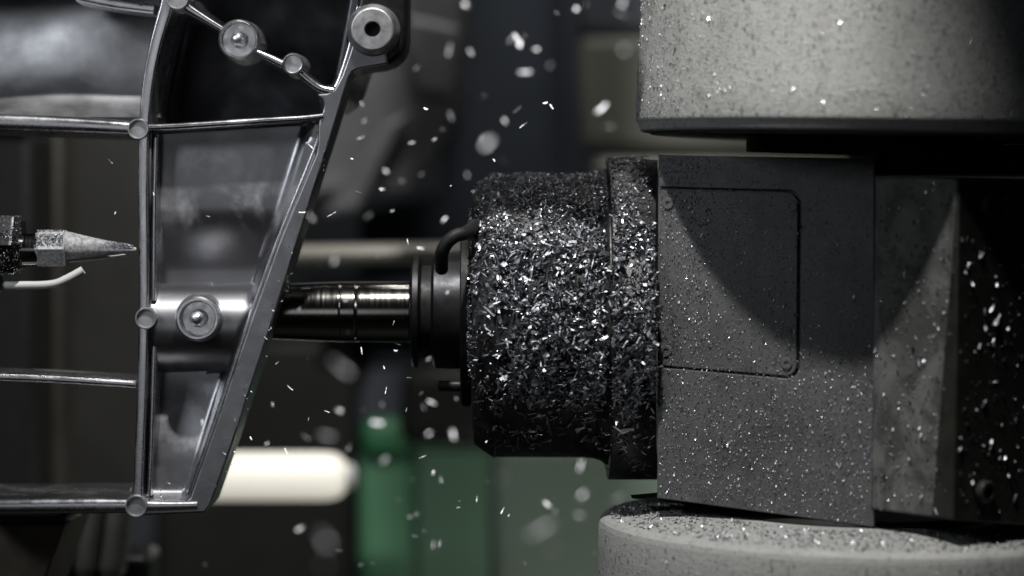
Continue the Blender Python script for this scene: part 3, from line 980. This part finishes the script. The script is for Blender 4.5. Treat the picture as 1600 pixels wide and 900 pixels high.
# larger chips that stand out of the crust
bigm = []
for k in range(6):
    V, F = [], []
    chip(V, F, Vector((0, 0, 0)), Vector((1, 0, 0)), Vector((0, 0, 1)), 1.0, (.18, .22, .28, .34, .42, .5)[k], .045, (.1, 1.4, -.4, .9, .2, -1.2)[k])
    me = bpy.data.meshes.new('metal_chip'); me.from_pydata([tuple(v) for v in V], [], F); me.materials.append(M['chip'])
    bigm.append(me)
n_big = 0
tries = 0
used = set()
while n_big < 66 and tries < 4000:
    tries += 1
    px = random.uniform(775, 1008)
    d = random.uniform(-36, 42)
    if 936 < px < 954: continue
    p, n = nose_pt(px, R(d), random.uniform(.002, .0045))
    vw = (cam.location - p).normalized(); lt = (KEY - p).normalized()
    nn = (n * .8 + (vw + lt).normalized() * random.random() + rdir() * .5).normalized()
    k = tries % 6
    look = ('thin straight', 'thin hooked', 'slim bent', 'curled', 'flat oblong', 'broad arched')[k]
    high = 'upper' if d > 18 else 'middle' if d > -12 else 'lower'
    where = 'flange beside the head block' if px > 948 else 'nose near its left rim' if px < 830 else 'nose beside the flange' if px > 900 else 'nose midway along it'
    if (look, high, where) in used: continue
    used.add((look, high, where))
    put_chip(p, nn, random.uniform(.0042, .0078), '%s larger chip on the %s part of the %s' % (look, high, where), 'larger chips on the spindle nose', None, bigm[k])
    n_big += 1

# chips in flight: px, py, blur radius px, brightness class 0..3
FL = [(727,7,8,3),(702,78,8,2),(650,107,6,1),(735,81,7,0),(807,59,6,3),(812,68,7,3),(799,61,7,2),(838,77,7,1),(860,101,9,0),(820,113,8,3),(901,15,7,2),
 (917,7,7,0),(973,5,10,2),(973,22,10,1),(975,78,15,0),(940,170,8,3),(950,197,9,0),(665,170,1,3),(704,181,7,1),(852,161,2,3),(862,167,2,3),(755,151,7,0),
 (808,171,3,2),(818,195,1,3),(789,190,7,0),(762,223,15,1),(752,215,5,1),(643,223,4,2),(679,218,3,2),(787,251,8,0),(772,250,2,2),(730,273,7,1),(603,267,6,3),
 (628,283,6,1),(660,272,6,0),(693,202,5,1),(565,162,4,1),(569,189,5,1),(564,215,3,2),(550,248,1,2),(486,229,1,3),(597,296,3,2),(472,332,2,3),(487,340,8,0),
 (518,335,2,3),(576,337,7,0),(694,343,5,3),(637,377,2,3),(657,388,3,3),(523,404,9,1),(620,448,3,1),(699,457,3,2),(468,482,3,1),(565,548,1,3),(618,548,1,2),
 (533,574,18,1),(433,567,2,1),(600,574,1,2),(603,610,2,2),(670,561,4,2),(658,615,3,1),(622,538,2,1),(453,606,2,2),(426,632,3,1),(392,685,2,2),(417,693,4,3),
 (447,705,1,3),(511,643,1,2),(529,641,7,2),(482,655,2,1),(478,683,6,1),(510,681,14,1),(545,700,6,1),(597,632,6,1),(589,661,9,3),(568,640,6,0),(601,719,9,2),
 (675,629,6,3),(662,636,6,1),(670,677,8,2),(660,714,2,2),(677,738,3,3),(689,749,4,2),(623,781,5,1),(645,748,6,0),(640,807,5,1),(650,805,5,1),(649,838,3,2),
 (663,830,4,0),(677,851,5,2),(687,850,3,2),(469,826,7,2),(507,843,22,0),(507,883,22,0),(563,883,4,1),(320,883,5,0),(240,303,1,2),(316,660,3,3),(325,338,2,1),(180,333,2,2),(172,252,1,1),(708,678,8,3),(713,623,4,1),
 (782,747,17,0),(907,728,8,2),(910,773,11,2),(905,805,10,0),(845,827,18,1),(863,857,17,0),(855,788,6,3),(867,800,6,0),(785,798,2,3),(795,805,1,2),(745,780,1,2),
 (716,793,2,2),(965,778,11,1),(718,783,2,1),(760,752,3,1),(635,640,2,1),(705,290,2,1),(560,300,2,1),(740,300,3,1),(615,505,2,1),(540,470,3,1),(583,880,3,1),
 (930,865,4,1),(820,880,3,1),(760,690,2,1),(590,400,4,1),(612,330,3,1),(545,520,4,0),(640,590,2,1),(480,560,3,0),(530,860,3,1),(870,20,4,0),(820,55,5,1)]
def region(px, py):
    if px < 215: return 'in the left openings of the casting'
    if px < 300 or (px < 400 and py < 670 and px < 330) or (px, py) == (486, 229): return 'on the web of the casting'
    if py < 262: return 'between the casting lug and pale drum' if px > 730 else 'just right of the casting lug'
    if px < 735 and py < 440: return 'above the tool shank'
    if py < 545: return 'in front of the tool shank'
    if px < 560 and py < 715: return 'above the glowing lamp tube'
    if px < 560: return 'below the glowing lamp tube'
    if py < 700: return 'in front of the black motor box'
    return 'before the green panel under the nose'
SMALL = [((2.0, .55), 'slender'), ((1.6, .8), 'oblong'), ((1.2, 1.0), 'stubby'), ((2.6, .4), 'needle thin')]
LARGE = [((1.5, .8), 'oblong'), ((1.2, 1.0), 'round'), ((2.1, .6), 'streaky')]
forms = [random.choice(SMALL if r <= 4 else LARGE) for x, y, r, b in FL]
def kind(r, b, form):
    if r >= 13: return 'big faint blurred %s chip' % form
    if r >= 5: return ('bright blurred %s chip' if b >= 2 else 'dim blurred %s chip') % form
    return ('sharp glinting %s chip' if b >= 2 else 'small dull %s chip') % form
info = [(kind(r, b, forms[i][1]), region(x, y)) for i, (x, y, r, b) in enumerate(FL)]
NTH = ['highest', 'second highest', 'third highest', 'fourth highest', 'fifth highest', 'sixth highest', 'seventh highest', 'eighth highest']
labels = []
for i, (k, rg) in enumerate(info):
    mates = sorted([j for j in range(len(FL)) if info[j] == (k, rg)], key=lambda j: FL[j][1])
    lab = '%s %s' % (k, rg)
    if len(mates) == 1: lab = 'lone ' + lab
    elif mates.index(i) == len(mates) - 1: lab = 'lowest ' + lab
    else: lab = NTH[mates.index(i)] + ' ' + lab
    labels.append(lab)
for i, (x, y, r, b) in enumerate(FL):
    k = 2 * r / 80
    if r <= 2: dep = random.uniform(-.07, -.045) if 735 < x < 1030 else random.uniform(-.05, .0)
    else: dep = -k * D / (1 + k) - .02
    p = P(x, y, dep)
    vw = (cam.location - p).normalized(); lt = (KEY - p).normalized()
    jit = (.75, .55, .3, .12)[b]
    nn = ((vw + lt).normalized() + rdir() * jit).normalized()
    dist = (D + dep) / D
    area_px = math.pi * max(r, 1.5) ** 2 * (.08, .12, .18, .30)[b]
    sz = math.sqrt(area_px / .42) * 1.0
    if r <= 4: sz = max(sz, (3, 3.6, 4.8, 6.2)[b])
    put_chip(p, nn, sz * S * dist, labels[i], 'metal chips flying through the air',
             stretch=forms[i][0])
